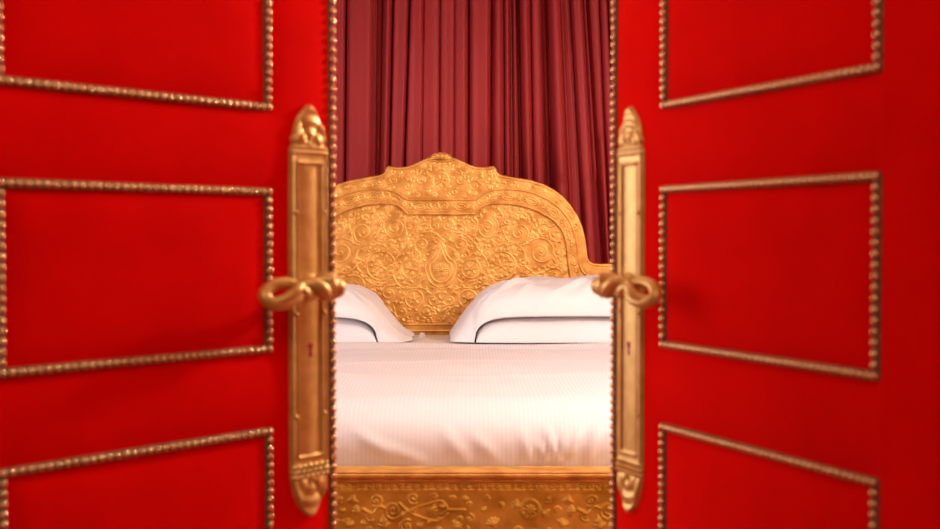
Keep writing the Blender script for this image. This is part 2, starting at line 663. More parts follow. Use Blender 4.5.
# walls around
dxl, dxr = -0.585, 0.435            # doorway
T = 0.16
tag(box_obj('wall_front', [((XL - T, YW - T, 0), (dxl, YW, ZC)), ((dxr, YW - T, 0), (XR + T, YW, ZC)), ((dxl, YW - T, 2.29), (dxr, YW, ZC))], M['wall']),
    'plastered wall around the double door')
tag(box_obj('wall_back', [((XL - T, YB, 0), (XR + T, YB + T, ZC))], M['wall']), 'wall hidden behind the maroon curtain')
wy0, wy1, wz0, wz1 = 2.1, 3.9, 0.8, 2.25
tag(box_obj('wall_left', [((XL - T, YW, 0), (XL, wy0, ZC)), ((XL - T, wy1, 0), (XL, YB, ZC)), ((XL - T, wy0, 0), (XL, wy1, wz0)), ((XL - T, wy0, wz1), (XL, wy1, ZC))], M['wall']),
    'left bedroom wall with the added window')
tag(box_obj('wall_right', [((XR, YW, 0), (XR + T, YB, ZC))], M['wall']), 'right bedroom wall')
tag(box_obj('floor', [((XL - T, YC, -0.1), (XR + T, YB + T, 0))], M['floor']), 'terracotta floor')
tag(box_obj('ceiling', [((XL - T, YC, ZC), (XR + T, YB + T, ZC + 0.1))], M['ceiling']), 'pale ceiling')
tag(box_obj('wall_corridor', [((-1.5 - T, YC, 0), (-1.5, YW - T, ZC)), ((1.5, YC, 0), (1.5 + T, YW - T, ZC)), ((-1.5 - T, YC - T, 0), (1.5 + T, YC, ZC))], M['wall']),
    'corridor walls in front of the double door')
jm = box_obj('trim_1', [((dxl, YW - T - 0.01, 0), (dxl + 0.014, YW + 0.01, 2.28)), ((dxr - 0.014, YW - T - 0.01, 0), (dxr, YW + 0.01, 2.28)), ((dxl, YW - T - 0.01, 2.27), (dxr, YW + 0.01, 2.29))], M['trim'])
tag(jm, 'dark red lining of the doorway')
win = box_obj('added_window_1', [((XL - 0.10, wy0, wz0), (XL - 0.04, wy0 + 0.06, wz1)), ((XL - 0.10, wy1 - 0.06, wz0), (XL - 0.04, wy1, wz1)),
                           ((XL - 0.10, wy0 + 0.06, wz0), (XL - 0.04, wy1 - 0.06, wz0 + 0.06)), ((XL - 0.10, wy0 + 0.06, wz1 - 0.06), (XL - 0.04, wy1 - 0.06, wz1)),
                           ((XL - 0.09, 2.975, wz0 + 0.06), (XL - 0.05, 3.025, wz1 - 0.06))], M['glass_frame'])
tag(win, 'unseen window added in the left bedroom wall to light the doors and bed')  # frame and opening added out of view for the side light

# ------------------------------------------------------------------ curtain
YCURT = 5.02
SC = YCURT / F


def pleats():
    tops = [(345, 347), (373, 375), (381, 385), (389, 393), (404, 410), (422, 424), (439.6, 440.3), (454, 455), (469, 469), (490.5, 491.5), (505, 504), (511, 510),
            (523, 519), (533, 530), (545, 540), (553, 548), (568, 560), (580, 570), (592, 582), (600, 588), (607, 599), (616, 607)]
    # (x at y=180, x at y=0)
    L, x = [], 345
    rg = random.Random(11)
    left, right = [], []
    while x > -160:
        x -= rg.uniform(9, 26)
        left.append((x, x + (345 - x) * 0.02))
    x = 616
    while x < 1100:
        x += rg.uniform(9, 26)
        right.append((x, x - 9 * math.exp(-(x - 616) / 80)))
    return left[::-1] + tops + right


PL = pleats()
rg = random.Random(4)
# relative depth of each fold; wide ones stand out flat, narrow dark ones lie back
deep = {345: 1.6, 373: 1.1, 381: .8, 389: 1.3, 404: 1.8, 422: .35, 439.6: .8, 454: .3, 469: 1.3, 490.5: 1.4, 505: .8, 511: 2.0, 523: 2.0, 533: .7, 545: .8, 553: 1.4,
        568: .8, 580: .7, 592: 1.5, 600: .9, 607: 1.3}
cd = [deep.get(p[0], rg.uniform(.5, 1.5)) for p in PL]
zrows = np.concatenate([np.linspace(0.02, 1.1, 16)[:-1], np.linspace(1.1, 2.195, 60)])
SUB = 20
RECESS = {373: .045, 511: .06, 505: -.01, 545: .05, 592: .05, 568: .02, 345: -.02, 389: -.015, 469: -.03, 553: -.02, 404: -.01, 491.5: .0, 490.5: .012, 580: -.02}
front = []
for zi, z in enumerate(zrows):
    py = 234 - (z - H) / SC
    f = (180 - py) / 180.0          # 0 at y=180, 1 at y=0
    f = max(-1.4, min(1.6, f))
    row = []
    bxs = [a + (b - a) * f for a, b in PL]
    for i in range(len(bxs) - 1):
        lie = RECESS.get(PL[i][0], 0)
        x0, x1 = bxs[i], bxs[i + 1]
        wpx = max(x1 - x0, 2.0)
        wm = wpx * SC
        rg2 = random.Random(i * 7)
        ph, skew = rg2.uniform(0, 6), rg2.uniform(0.75, 1.35)
        base = rg2.uniform(-0.02, 0.015) + (0.012 if wpx > 15 else -0.018 if wpx < 8 else 0)
        for k in range(SUB):
            u = k / SUB
            us = u ** skew
            d0, d1 = cd[i] * 0.034, cd[i + 1] * 0.034
            edge_ = d0 * math.exp(-u * wm / 0.0042) + d1 * math.exp(-(1 - u) * wm / 0.0042)
            bulge = 0.17 * wm * math.sin(math.pi * us) ** 0.6 if 0 < us < 1 else 0
            rip = 0.0015 * math.sin(u * 9 + ph + z * 1.1) * math.sin(math.pi * u)
            y = YCURT + edge_ - bulge - rip + base * math.sin(math.pi * u) + lie * min(1.0, 1.7 * math.sin(math.pi * u))
            row.append(((x0 + (x1 - x0) * u - 470) * SC, y, z))
    front.append(row)
front = np.array(front).transpose(1, 0, 2)
idx = np.arange(front.shape[0] * front.shape[1]).reshape(front.shape[:2])
V = front.reshape(-1, 3)
Fc = [tuple(map(int, q)) for q in np.stack([idx[:-1, :-1], idx[1:, :-1], idx[1:, 1:], idx[:-1, 1:]], -1).reshape(-1, 4)]
cur = from_data('curtain', V, Fc, M['curtain'])
sol = cur.modifiers.new('Solidify', 'SOLIDIFY')
sol.thickness = 0.002
tag(cur, 'maroon floor-length curtain gathered in folds behind the gilded headboard', 'curtain')
tag(box_obj('added_soffit', [((XL, 4.25, 2.20), (XR, YB, ZC))], M['trim']), 'unseen dark red soffit added to shade the top of the curtain')  # added above the view to block light from the curtain top

# ------------------------------------------------------------------ bed
XC = at(441, 234, 4.72)[0]
YH = 4.72
SH = YH / F
S_ = SH
bed = empty('bed', (XC, 3.7, 0))
tag(bed, 'gilded carved bed with an arched headboard standing before the maroon curtain', 'bed')
BX, BY = XC, 3.7


def hz(py):
    return at(441, py, YH)[2]


def hx(d):
    return d * SH


half = [(0, 158.5), (12, 159), (16, 161), (22, 163.5), (28, 166.5), (35, 168.5), (42, 169), (48, 168.5), (52.5, 167.6), (53.6, 169.5), (54.6, 173), (57.5, 175.6), (62, 177), (70, 178.4), (78, 180),
        (90, 182), (101, 185.4), (111, 190.5), (120, 197), (128, 206), (135, 216.5), (139.5, 227), (142.5, 238), (144, 250), (145, 258), (147.5, 262.8), (152, 264.8), (160, 265.5), (185, 265.5),
        (205, 266), (222, 270), (230, 276)]
HX = [hx(p[0]) for p in half]
HZ = [hz(p[1]) for p in half]


def outline(x):
    return np.interp(np.abs(x), HX, HZ)


inner = [(0, 213.8), (31, 213.8), (34, 213), (38, 209), (42, 206), (49, 203.6), (56, 203), (68, 203.5), (80, 205.5), (92, 209), (103, 214), (113, 220.5), (120, 228.5), (124, 237), (126.5, 248), (128, 262),
         (130, 276), (132, 284), (139, 292)]
outer = [(0, 199.6), (30, 199.6), (36, 198), (42, 194), (49, 190.8), (57, 189.4), (70, 189.3), (84, 191), (97, 195), (108, 200.6), (118, 208), (126, 217.5), (131.5, 228), (135, 240), (137, 252), (138.5, 264),
         (142, 272), (150, 276), (170, 278), (200, 278)]
to_m = lambda L: [(hx(a), hz(b)) for a, b in L]
inner_m, outer_m = to_m(inner), to_m(outer)
W_, ZB_ = hx(230), 0.40
RL = Relief(-W_ - .01, W_ + .01, ZB_ - .01, hz(150), 0.0014)


def both(fn, pts, *a, **k):
    fn(pts, *a, **k)
    fn([(-x, z) for x, z in pts], *a, **k)


px = lambda dx, y: (hx(dx), hz(y))
u1 = SH
rg = random.Random(21)
placed = []


def scroll(dx, y, r, turns=1.4, a0=0.0, sgn=1, w=0.5, h=0.0030, leaf=True):
    cx, cz = px(dx, y)
    pts = spiral(cx, cz, r * u1, turns, a0, sgn)
    both(RL.line, pts, w * u1, h, 0.25)
    both(RL.line, [(cx, cz), (cx + 1e-4, cz)], 1.3 * u1, h)
    if leaf and r > 4:
        for q in range(5):
            a = a0 + sgn * q * 0.55
            p0 = (cx + r * u1 * 1.05 * math.cos(a), cz + r * u1 * 1.05 * math.sin(a))
            p1 = (cx + r * u1 * 1.45 * math.cos(a - 0.25 * sgn), cz + r * u1 * 1.45 * math.sin(a - 0.25 * sgn))
            both(RL.line, [p0, p1], 0.75 * u1, h * 0.9, 0.6)
    placed.append((dx, y, r))


def ring(dx, y, r, w=0.5, h=0.003):
    cx, cz = px(dx, y)
    both(RL.line, [(cx + r * u1 * math.cos(t * 0.2), cz + r * u1 * math.sin(t * 0.2)) for t in range(33)], w * u1, h)


def flower(dx, y, r, n=6, a0=0.2):
    cx, cz = px(dx, y)
    for q in range(n):
        a = a0 + q * 2 * math.pi / n
        both(RL.line, [(cx + .35 * r * u1 * math.cos(a), cz + .35 * r * u1 * math.sin(a)), (cx + r * u1 * math.cos(a), cz + r * u1 * math.sin(a))], 0.12 * r * u1, 0.0030, -0.1)
    both(RL.line, [(cx, cz), (cx + 1e-4, cz)], .34 * r * u1, 0.007)
    placed.append((dx, y, r))


# centre of the panel: teardrop cartouche, roundels with flowers, large scrolls
for k_, rr_ in ((1.0, 15), (.72, 11)):
    pts = [px(0, 268 - 24 * k_ - 3)] + [px(rr_ * math.sin(t) * (1 - .25 * (t < 1)), 270 - rr_ * 1.15 * math.cos(t)) for t in np.linspace(0.55, math.pi, 16)]
    both(RL.line, pts, 0.55 * u1, 0.0032)
placed.append((0, 268, 18))
flower(0, 270, 6.5, 8)
ring(30, 269, 9.5)
flower(30, 269, 6, 6)
placed.append((30, 269, 10))
ring(60, 266, 14.5)
flower(60, 266, 6, 7)
for q in range(12):
    scroll(60 + 10.4 * math.cos(q * .5236), 266 + 10.4 * math.sin(q * .5236), 2.5, 1.1, q * .5236, 1, w=.45, h=.0028, leaf=False)
placed.append((60, 266, 15))
ring(27, 299, 9)
flower(27, 299, 5.5, 5)
placed.append((27, 299, 10))
scroll(19, 245, 8, 1.5, -1.2, 1)
scroll(6, 226, 6, 1.3, 1.2, -1)
scroll(8, 300, 7, 1.4, 2.5, 1)
scroll(100, 252, 15, 1.9, 2.6, -1, w=.6)
scroll(102, 230, 7, 1.4, 0.5, 1)
scroll(78, 233, 11, 1.7, -2.0, 1, w=.6)
scroll(46, 228, 12, 1.8, 0.9, -1, w=.6)
scroll(26, 222, 5, 1.3, 0.2, 1)
scroll(86, 286, 11, 1.6, 1.0, 1)
scroll(115, 276, 8, 1.5, 2.0, -1)
scroll(52, 293, 8, 1.5, 2.0, -1)
scroll(116, 253, 5, 1.4, 0.4, -1)
scroll(40, 312, 7, 1.4, 0.4, -1)
# long connecting stems
for pl in ([(0, 238), (10, 232), (26, 236), (38, 250), (46, 262), (48, 276), (38, 288), (20, 288), (10, 294)],
           [(48, 276), (60, 286), (75, 280), (84, 266), (82, 250), (70, 242), (58, 246)],
           [(84, 266), (94, 274), (108, 270), (120, 262), (121, 246)],
           [(30, 215.5), (36, 222), (34, 236), (30, 246)],
           [(56, 208), (62, 216), (60, 226), (66, 240)],
           [(90, 213), (92, 224), (88, 240)],
           [(0, 222), (3, 216), (10, 219), (14, 228)],
           [(6, 312), (14, 306), (20, 312), (30, 314)]):
    both(RL.line, [px(*p) for p in cr(pl, 6)], 0.5 * u1, 0.003)


def zi(d):       # inner panel top at |dx| in px
    return np.interp(d, [p[0] for p in inner], [p[1] for p in inner])


def zo(d):
    return np.interp(d, [p[0] for p in outer], [p[1] for p in outer])


# small leaves and curls filling what is left of the panel
for tries in range(5200):
    d, y = rg.uniform(1, 128), rg.uniform(206, 323)
    if y < zi(d) + 3 or d > 126:
        continue
    rad_ = rg.choice([1.9, 2.4, 3, 3.8])
    if any((d - a) ** 2 + (y - b) ** 2 < (c * 0.9 + rad_ * 0.85) ** 2 for a, b, c in placed):
        continue
    k = rg.random()
    if k < 0.62:
        scroll(d, y, rad_, rg.uniform(0.8, 1.3), rg.uniform(0, 6.3), rg.choice((-1, 1)), w=.45, h=0.0027, leaf=False)
    elif k < 0.72:
        flower(d, y, rad_, 5, rg.random())
    else:
        a = rg.uniform(0, 6.3)
        for da in (-.5, 0, .5):
            p0 = px(d - .8 * rad_ * math.cos(a), y - .8 * rad_ * math.sin(a))
            p1 = px(d + rad_ * math.cos(a + da), y + rad_ * math.sin(a + da))
            both(RL.line, [p0, p1], 0.5 * u1, 0.003, 0.4)
        placed.append((d, y, rad_))

# crest field, above the straight moulding
placed = []
flower(0, 181, 6, 7)
ring(0, 181, 8)
scroll(19, 180, 6.5, 1.5, 2.4, -1)
scroll(33, 186, 6, 1.5, 0.4, 1)
scroll(14, 192, 4, 1.2, 1.0, 1)
scroll(47, 180, 5, 1.3, 1.4, -1)
for tries in range(900):
    d, y = rg.uniform(1, 136), rg.uniform(162, 262)
    up_ = np.interp(d, [p[0] for p in half], [p[1] for p in half])
    if y < up_ + 3.2 or y > zo(d) - 2.6:
        continue
    rad_ = rg.choice([1.8, 2.4, 3])
    if any((d - a) ** 2 + (y - b) ** 2 < (c * .95 + rad_ * .95) ** 2 for a, b, c in placed):
        continue
    scroll(d, y, rad_, rg.uniform(.7, 1.2), rg.uniform(0, 6.3), rg.choice((-1, 1)), w=.45, h=0.0025, leaf=False)
# carved band between the two mouldings: cartouches joined by little leaves
mid = [((a[0] + b[0]) / 2, (a[1] + b[1]) / 2) for a, b in zip([(np.interp(t, range(len(inner)), [p[0] for p in inner]), np.interp(t, range(len(inner)), [p[1] for p in inner])) for t in np.linspace(0, 16, 120)],
                                                        [(np.interp(t, range(len(outer)), [p[0] for p in outer]), np.interp(t, range(len(outer)), [p[1] for p in outer])) for t in np.linspace(0, 16, 120)])]
acc, last = 0, mid[0]
nxt, kind_ = 0.0, 0
for p in mid[1:]:
    acc += math.hypot(p[0] - last[0], p[1] - last[1])
    tx, ty = p[0] - last[0], p[1] - last[1]
    last = p
    if acc >= nxt:
        kind_ += 1
        a = math.atan2(-ty, tx)
        cx, cz = px(*p)
        if kind_ % 3 == 0:
            for rx, rz in ((6.5, 3.8), (3.8, 2.0)):
                e = [(cx + u1 * (rx * math.cos(t) * math.cos(a) - rz * math.sin(t) * math.sin(a)), cz + u1 * (rx * math.cos(t) * math.sin(a) + rz * math.sin(t) * math.cos(a))) for t in np.linspace(0, 6.3, 26)]
                both(RL.line, e, 0.6 * u1, 0.0034)
            nxt = acc + 10
        else:
            for sg in (-1, 1):
                e = spiral(cx, cz + sg * 1.2 * u1, 2.6 * u1, 1.0, a + (0 if sg > 0 else 3.1), sg, 14)
                both(RL.line, e, 0.6 * u1, 0.0032)
            nxt = acc + 6.5

# mesh of the headboard: columns follow the outline
nc, nr = 760, 380
xs = np.sort(np.concatenate([np.linspace(-W_, W_, nc)] + [np.linspace(s_ * hx(132), s_ * hx(149), 24) for s_ in (-1, 1)]))
tv = np.linspace(0, 1, nr)
zl = 0.40 + 0.36 * (tv < 0.5) * 0
X = np.repeat(xs[:, None], nr, 1)
top = outline(xs)[:, None]
tt = np.concatenate([np.linspace(0, 0.34, 12)[:-1], np.linspace(0.34, 1, nr - 11)])
Z = ZB_ + (top - ZB_) * tt[None, :]
Y = np.zeros_like(X)
dpx = np.abs(X) / SH
ypx = np.interp(-Z, [-hz(v) for v in range(140, 440)], list(range(140, 440)))
band = np.clip((zi(dpx) - ypx) / 1.2 + 0.5, 0, 1)
band = np.maximum(band, np.clip((dpx - 132) / 1.2, 0, 1))
outb = np.clip((zo(dpx) - ypx) / 1.2 + 0.5, 0, 1)
Hh = 1.1 * RL.sample(X, Z) + 0.010 * band + 0.004 * outb
# plain rails at the foot of the headboard
Hh = np.where(ypx > 324, 0.004, Hh)
Hh += 0.003 * np.exp(-((ypx - 324.5) / 0.8) ** 2) + 0.003 * np.exp(-((ypx - 331) / 0.8) ** 2)
edge_d = np.clip((top - Z) / 0.006, 0, 1)
Hh = Hh * (0.3 + 0.7 * edge_d)
front = np.stack([X, -Hh + (YH - BY), Z], -1)
V, Fc = solid_grid(front, lambda v: (v[0], YH + 0.05 - BY, v[2]))
head = from_data('headboard', V, Fc, M['gilt'], bed)


def mould_line(pts_m, r, y, name):
    full = [(-a, b) for a, b in pts_m[::-1]] + [p for p in pts_m if p[0] > 1e-6]
    P = [(a, y, b) for a, b in full]
    return Mesh().add(tube_data(P, r, 8)).build(name, M['gilt'], head)


sm = lambda L: [tuple(p) for p in cr(L, 4)]
mould_line(inner_m[:-1] and sm(inner_m), 0.0048, YH - BY - 0.0085, 'moulding')
mould_line(sm(outer_m), 0.0042, YH - BY - 0.0125, 'moulding')
edge_pts = [(a, b) for a, b in zip(HX, HZ)]
mould_line(edge_pts, 0.0068, YH - BY - 0.006, 'moulding')
# crest shell
sh = []
n_a, n_r = 49, 14
front = np.zeros((n_a, n_r, 3))
for i in range(n_a):
    a = math.pi * i / (n_a - 1)
    for j in range(n_r):
        r = j / (n_r - 1)
        lob = 1 + 0.05 * abs(math.sin(a * 6.5))
        front[i, j] = (r * lob * 11.8 * u1 * math.cos(a), YH - BY - 0.006 - 0.016 * math.sqrt(max(0, 1 - r * r)) * (1 + 0.25 * abs(math.cos(a * 6.5))) - 0.006,
                       hz(159.8) + r * lob * 7.2 * u1 * math.sin(a))
V, Fc = solid_grid(front, lambda v: (v[0], YH - BY + 0.03, v[2]))
from_data('crest_shell', V, Fc, M['gilt'], head)
Mesh().add(tube_data([px3 for px3 in [(hx(d), YH - BY - 0.016, hz(y)) for d, y in cr([(-14, 159.2), (-8, 160.8), (0, 161.4), (8, 160.8), (14, 159.2)], 5)]], 0.0042, 8)).build('shell_bead', M['gilt'], head)
# small curled ears at the shoulders of the crest
for s_ in (-1, 1):
    pts = [(s_ * a, YH - BY - 0.004, b) for a, b in [px(*p) for p in cr([(48, 169.4), (51, 169.0), (53.4, 169.0), (54.6, 170), (53.8, 171), (53, 170.6)], 5)]]
    Mesh().add(tube_data(pts, [0.0042] * (len(pts) - 6) + [0.004, 0.0035, 0.003, 0.003, 0.0025, 0.002], 8)).build('scroll_ear', M['gilt'], head)

# footboard
YF = 2.72
SF = YF / F
fw = 0.90
fz = lambda py: at(419, py + 1.2, YF)[2]
fx = lambda p: at(p, 500, YF)[0] - XC
zt, zb = fz(468.3), 0.24
RF = Relief(-fw, fw, zb, zt, 0.0018)
rg = random.Random(8)
fplaced = []


def fl(pts, w=0.0022, h=0.0040, t=0.2):
    RF.line([(fx(a), fz(b)) for a, b in pts], w, h * 1.5, t)


def fspiral(cx, cy, r, turns, a0, sg, w=0.0022, h=0.0045):
    fl(spiral(cx, cy, r, turns, a0, sg), w, h)
    RF.dot(fx(cx), fz(cy), 0.004, h)
    fplaced.append((cx, cy, r))


def facanthus(cx, cy, r, a, n=5):
    for q in range(n):
        b = a + (q - (n - 1) / 2) * 0.5
        fl(cr([(cx, cy), (cx + .5 * r * math.cos(b + .2), cy + .5 * r * math.sin(b + .2)), (cx + r * math.cos(b), cy + r * math.sin(b))], 4), 0.0034, 0.0055, 0.5)
    fplaced.append((cx, cy, r * .8))


def motif(o):
    fspiral(o, 509, 9.5, 1.9, 0.3, 1)
    fspiral(o, 509, 12.5, .9, 0.3, 1, 0.0018, 0.0035)
    fspiral(o - 17, 499, 6.5, 1.5, 2.0, -1)
    fspiral(o - 23, 515, 5, 1.2, 1.0, 1)
    fspiral(o + 20, 497, 6, 1.4, 1.0, 1)
    fspiral(o + 13, 525, 7, 1.5, -1.0, -1)
    fl(cr([(o + 6, 516), (o + 20, 508), (o + 34, 503), (o + 48, 500), (o + 54, 508), (o + 48, 514)], 6))
    fl(cr([(o + 6, 502), (o + 18, 512), (o + 34, 518), (o + 46, 520), (o + 55, 512)], 6))
    facanthus(o + 36, 508, 8, 0.2)
    facanthus(o - 34, 510, 7, 3.1)
    facanthus(o + 62, 526, 7, -0.9)
    facanthus(o - 8, 526, 7, -1.8)
    fl([(o + 56, 508.5), (o + 72, 508.5)], 0.003, 0.004)
    # rosette
    c = o + 137
    for r_ in (9.5, 7.5):
        fl([(c + r_ * math.cos(t * .2), 508 + r_ * math.sin(t * .2)) for t in range(33)], 0.0020, 0.0050, 0)
    for q in range(8):
        a = q * math.pi / 4
        fl([(c + 1.5 * math.cos(a), 508 + 1.5 * math.sin(a)), (c + 5.5 * math.cos(a), 508 + 5.5 * math.sin(a))], 0.0034, 0.005, 0)
    fplaced.append((c, 508, 13))
    facanthus(c - 12, 505, 7, 3.6, 4)
    facanthus(c + 13, 511, 6, 0.4, 4)
    facanthus(c - 36, 524, 8, -2.0)
    facanthus(c + 38, 496, 7, 1.6, 4)
    facanthus(c + 32, 524, 7, -1.3)
    fl(cr([(c + 48, 508), (c + 58, 512), (c + 64, 505), (c + 72, 508)], 5), 0.003, 0.005)
    facanthus(c + 66, 520, 7, -0.3)


motif(393)
motif(393 + 215)
motif(393 - 215)
for tries in range(1600):
    a, b = rg.uniform(60, 760), rg.uniform(494, 640)
    r = rg.choice([2.5, 3.2, 4.5])
    if b < 531 and (470 < a < 500 or 548 < a < 575) and rg.random() < .8:
        continue
    if any((a - c) ** 2 + (b - d) ** 2 < (r + e + 1) ** 2 for c, d, e in fplaced):
        continue
    fspiral(a, b, r, rg.uniform(.8, 1.3), rg.uniform(0, 6.3), rg.choice((-1, 1)), 0.0018, 0.003) if rg.random() < .7 else facanthus(a, b, r, rg.uniform(0, 6.3), 3)
# bead-and-leaf band under the rail
xx = -fw
k = 0
while xx < fw:
    zc = fz(485.2)
    if k % 5 == 4:
        RF.dot(xx, zc, 0.007, 0.006)
    else:
        e = spiral(xx, zc, 0.0062, 0.9, rg.uniform(0, 6.3), 1 if k % 2 else -1, 12)
        RF.line(e, 0.0022, 0.0045)
    xx += 0.0165
    k += 1
xs = np.linspace(-fw, fw, 760)
zs = np.concatenate([np.linspace(zb, 0.44, 40)[:-1], np.linspace(0.44, fz(480.5), 110)])
X, Z = np.meshgrid(xs, zs, indexing='ij')
Hh = RF.sample(X, Z)
for zc, a_, w_ in ((fz(481.8), .006, .0022), (fz(489), .004, .0018), (fz(491), .0025, .0018)):
    Hh = Hh + a_ * np.exp(-((Z - zc) / w_) ** 2)
front = np.stack([X, (YF - BY) - Hh, Z], -1)
V, Fc = solid_grid(front, lambda v: (v[0], YF + 0.045 - BY, v[2]))
foot = from_data('footboard', V, Fc, M['gilt_foot'], bed)
# moulded top rail
prof = [(-0.008, fz(480.6)), (-0.013, fz(479.6)), (-0.015, fz(478)), (-0.012, fz(476.8)), (-0.016, fz(476)), (-0.021, fz(474)), (-0.021, fz(472)), (-0.017, fz(470.8)), (-0.019, fz(470.2)),
        (-0.018, fz(469)), (-0.012, fz(468.3)), (0.0, fz(468)), (0.04, fz(468)), (0.052, fz(470)), (0.052, fz(480.6))]
V, Fc = [], []
for x in (-fw - 0.01, fw + 0.01):
    for (y, z) in prof:
        V.append((x, YF - BY + y, z))
n = len(prof)
Fc = [(k, (k + 1) % n, n + (k + 1) % n, n + k) for k in range(n)] + [tuple(range(n)), tuple(range(n, 2 * n))]
from_data('top_rail', V, Fc, M['gilt'], foot, smooth=False)
# side rails, mattress base, legs
for s_ in (-1, 1):
    bm = bmesh.new()
    add_box(bm, (s_ * 0.895 - 0.02, YF - BY + 0.045, 0.30), (s_ * 0.895 + 0.02, YH - BY, 0.56), 0.006)
    from_bm('side_rail', bm, M['gilt_foot'], bed)
    for y in (YF - BY + 0.025, YH - BY + 0.015):
        V, Fc = lathe_data([(0.022, 0.0), (0.03, 0.03), (0.036, 0.08), (0.026, 0.12), (0.03, 0.16), (0.045, 0.20), (0.045, 0.42 if y > 0 else 0.27)], 20, Matrix.Translation((s_ * 0.80, y, 0)))
        from_data('leg', V, Fc, M['gilt_foot'], bed)
bm = bmesh.new()
add_box(bm, (-0.86, YF - BY + 0.05, 0.30), (0.86, YH - BY - 0.03, 0.50), 0.02)
from_bm('mattress_base', bm, M['pillow'], bed)


# bed cover: rounded block with stripes, slight quilting and creases
def rounded_block(a, b, r, nx, ny, nz):
    V, Fc, key = [], [], {}
    a, b = np.array(a), np.array(b)
    sizes = (nx, ny, nz)

    def vid(i, j, k):
        q = (i, j, k)
        if q not in key:
            t = np.array([i / nx, j / ny, k / nz])
            key[q] = len(V)
            V.append(a + (b - a) * t)
        return key[q]
    for ax in range(3):
        u, v = [q for q in range(3) if q != ax]
        for side in (0, sizes[ax]):
            for i in range(sizes[u]):
                for j in range(sizes[v]):
                    f = []
                    for (di, dj) in ((0, 0), (1, 0), (1, 1), (0, 1)):
                        q = [0, 0, 0]
                        q[ax] = side
                        q[u] = i + di
                        q[v] = j + dj
                        f.append(vid(*q))
                    Fc.append(tuple(f))
    V = np.array(V)
    r = np.array(r)
    c = np.clip(V, a + r, b - r)
    d = (V - c) / r
    L = np.sqrt((d ** 2).sum(1, keepdims=True))
    m_ = np.abs(d).max(1, keepdims=True)
    V = c + np.where(L > 1e-9, d / np.maximum(L, 1e-9) * m_, 0) * r
    return V, Fc


CZ = at(441, 337, 4.6)[2]
y0, y1 = YF + 0.06, YH - 0.025
V, Fc = rounded_block((XC - 0.865, y0, 0.505), (XC + 0.865, y1 + 0.16, CZ), (0.06, 0.16, 0.11), 190, 150, 34)
x, y, z = V[:, 0], V[:, 1], V[:, 2]
upf = np.clip((z - 0.56) / 0.1, 0, 1)
rs = np.random.RandomState(2)
dz = np.zeros(len(V))
for k in range(22):
    kx, ky = rs.uniform(1, 9), rs.uniform(2, 14)
    dz += 0.0010 * np.sin(x * kx + y * ky + rs.uniform(0, 6))
# long shallow creases across the top
for (yy, am, wd) in ((4.42, .0035, .012), (4.05, .003, .02), (3.72, .003, .018), (3.35, .003, .03)):
    dz += am * np.exp(-((y - yy - 0.02 * np.sin(x * 3)) / wd) ** 2)
dy = np.zeros(len(V))
frontm = np.clip((y0 + 0.22 - y) / 0.2, 0, 1)


def crease(p0, p1, wd, am):
    global dy, dz
    p0, p1 = np.array(p0), np.array(p1)
    q = np.stack([x, z], 1)
    t = np.clip(((q - p0) @ (p1 - p0)) / ((p1 - p0) @ (p1 - p0)), 0, 1)
    d = np.sqrt(((q - (p0 + t[:, None] * (p1 - p0))) ** 2).sum(1))
    g = am * np.exp(-(d / wd) ** 2) * np.sin(math.pi * np.clip(t, 0.02, 1)) ** 0.6 * frontm
    dy -= g


F3 = lambda p, q: (at(p, q, y0 + 0.03)[0], at(p, q, y0 + 0.03)[2])
for (a_, b_, wd, am) in (((546, 425), (556, 462), .006, .009), ((566, 428), (558, 462), .006, .009), ((536, 440), (550, 464), .006, .007), ((580, 425), (566, 455), .009, .008), ((520, 425), (530, 462), .01, .005),
                         ((372, 440), (430, 462), .012, .006), ((350, 425), (400, 462), .012, .006), ((470, 430), (500, 460), .012, .005), ((600, 420), (585, 460), .010, .006), ((440, 425), (470, 462), .014, .005)):
    crease(F3(*a_), F3(*b_), wd, am)
V[:, 2] += dz * upf * np.clip((4.27 - y) / 0.06, 0, 1) + 0.014 * np.exp(-((y - 4.17) / 0.055) ** 2) * upf + np.where(upf > 0, 0.018 * np.exp(-((x - at(422, 333, 4.62)[0] - 0.15 * (y - 4.62)) / 0.010) ** 2 - ((y - 4.62) / 0.03) ** 2), 0) * upf
V[:, 1] += dy
V[:, 1] = np.minimum(V[:, 1], y1)
cover = from_data('duvet', V, Fc, M['satin'])
tag(cover, 'white satin-striped bed cover spread over the gilded bed', 'bed cover')


# ------------------------------------------------------------------ pillows
def sstep(t):
    t = np.clip(t, 0, 1)
    return t * t * (3 - 2 * t)


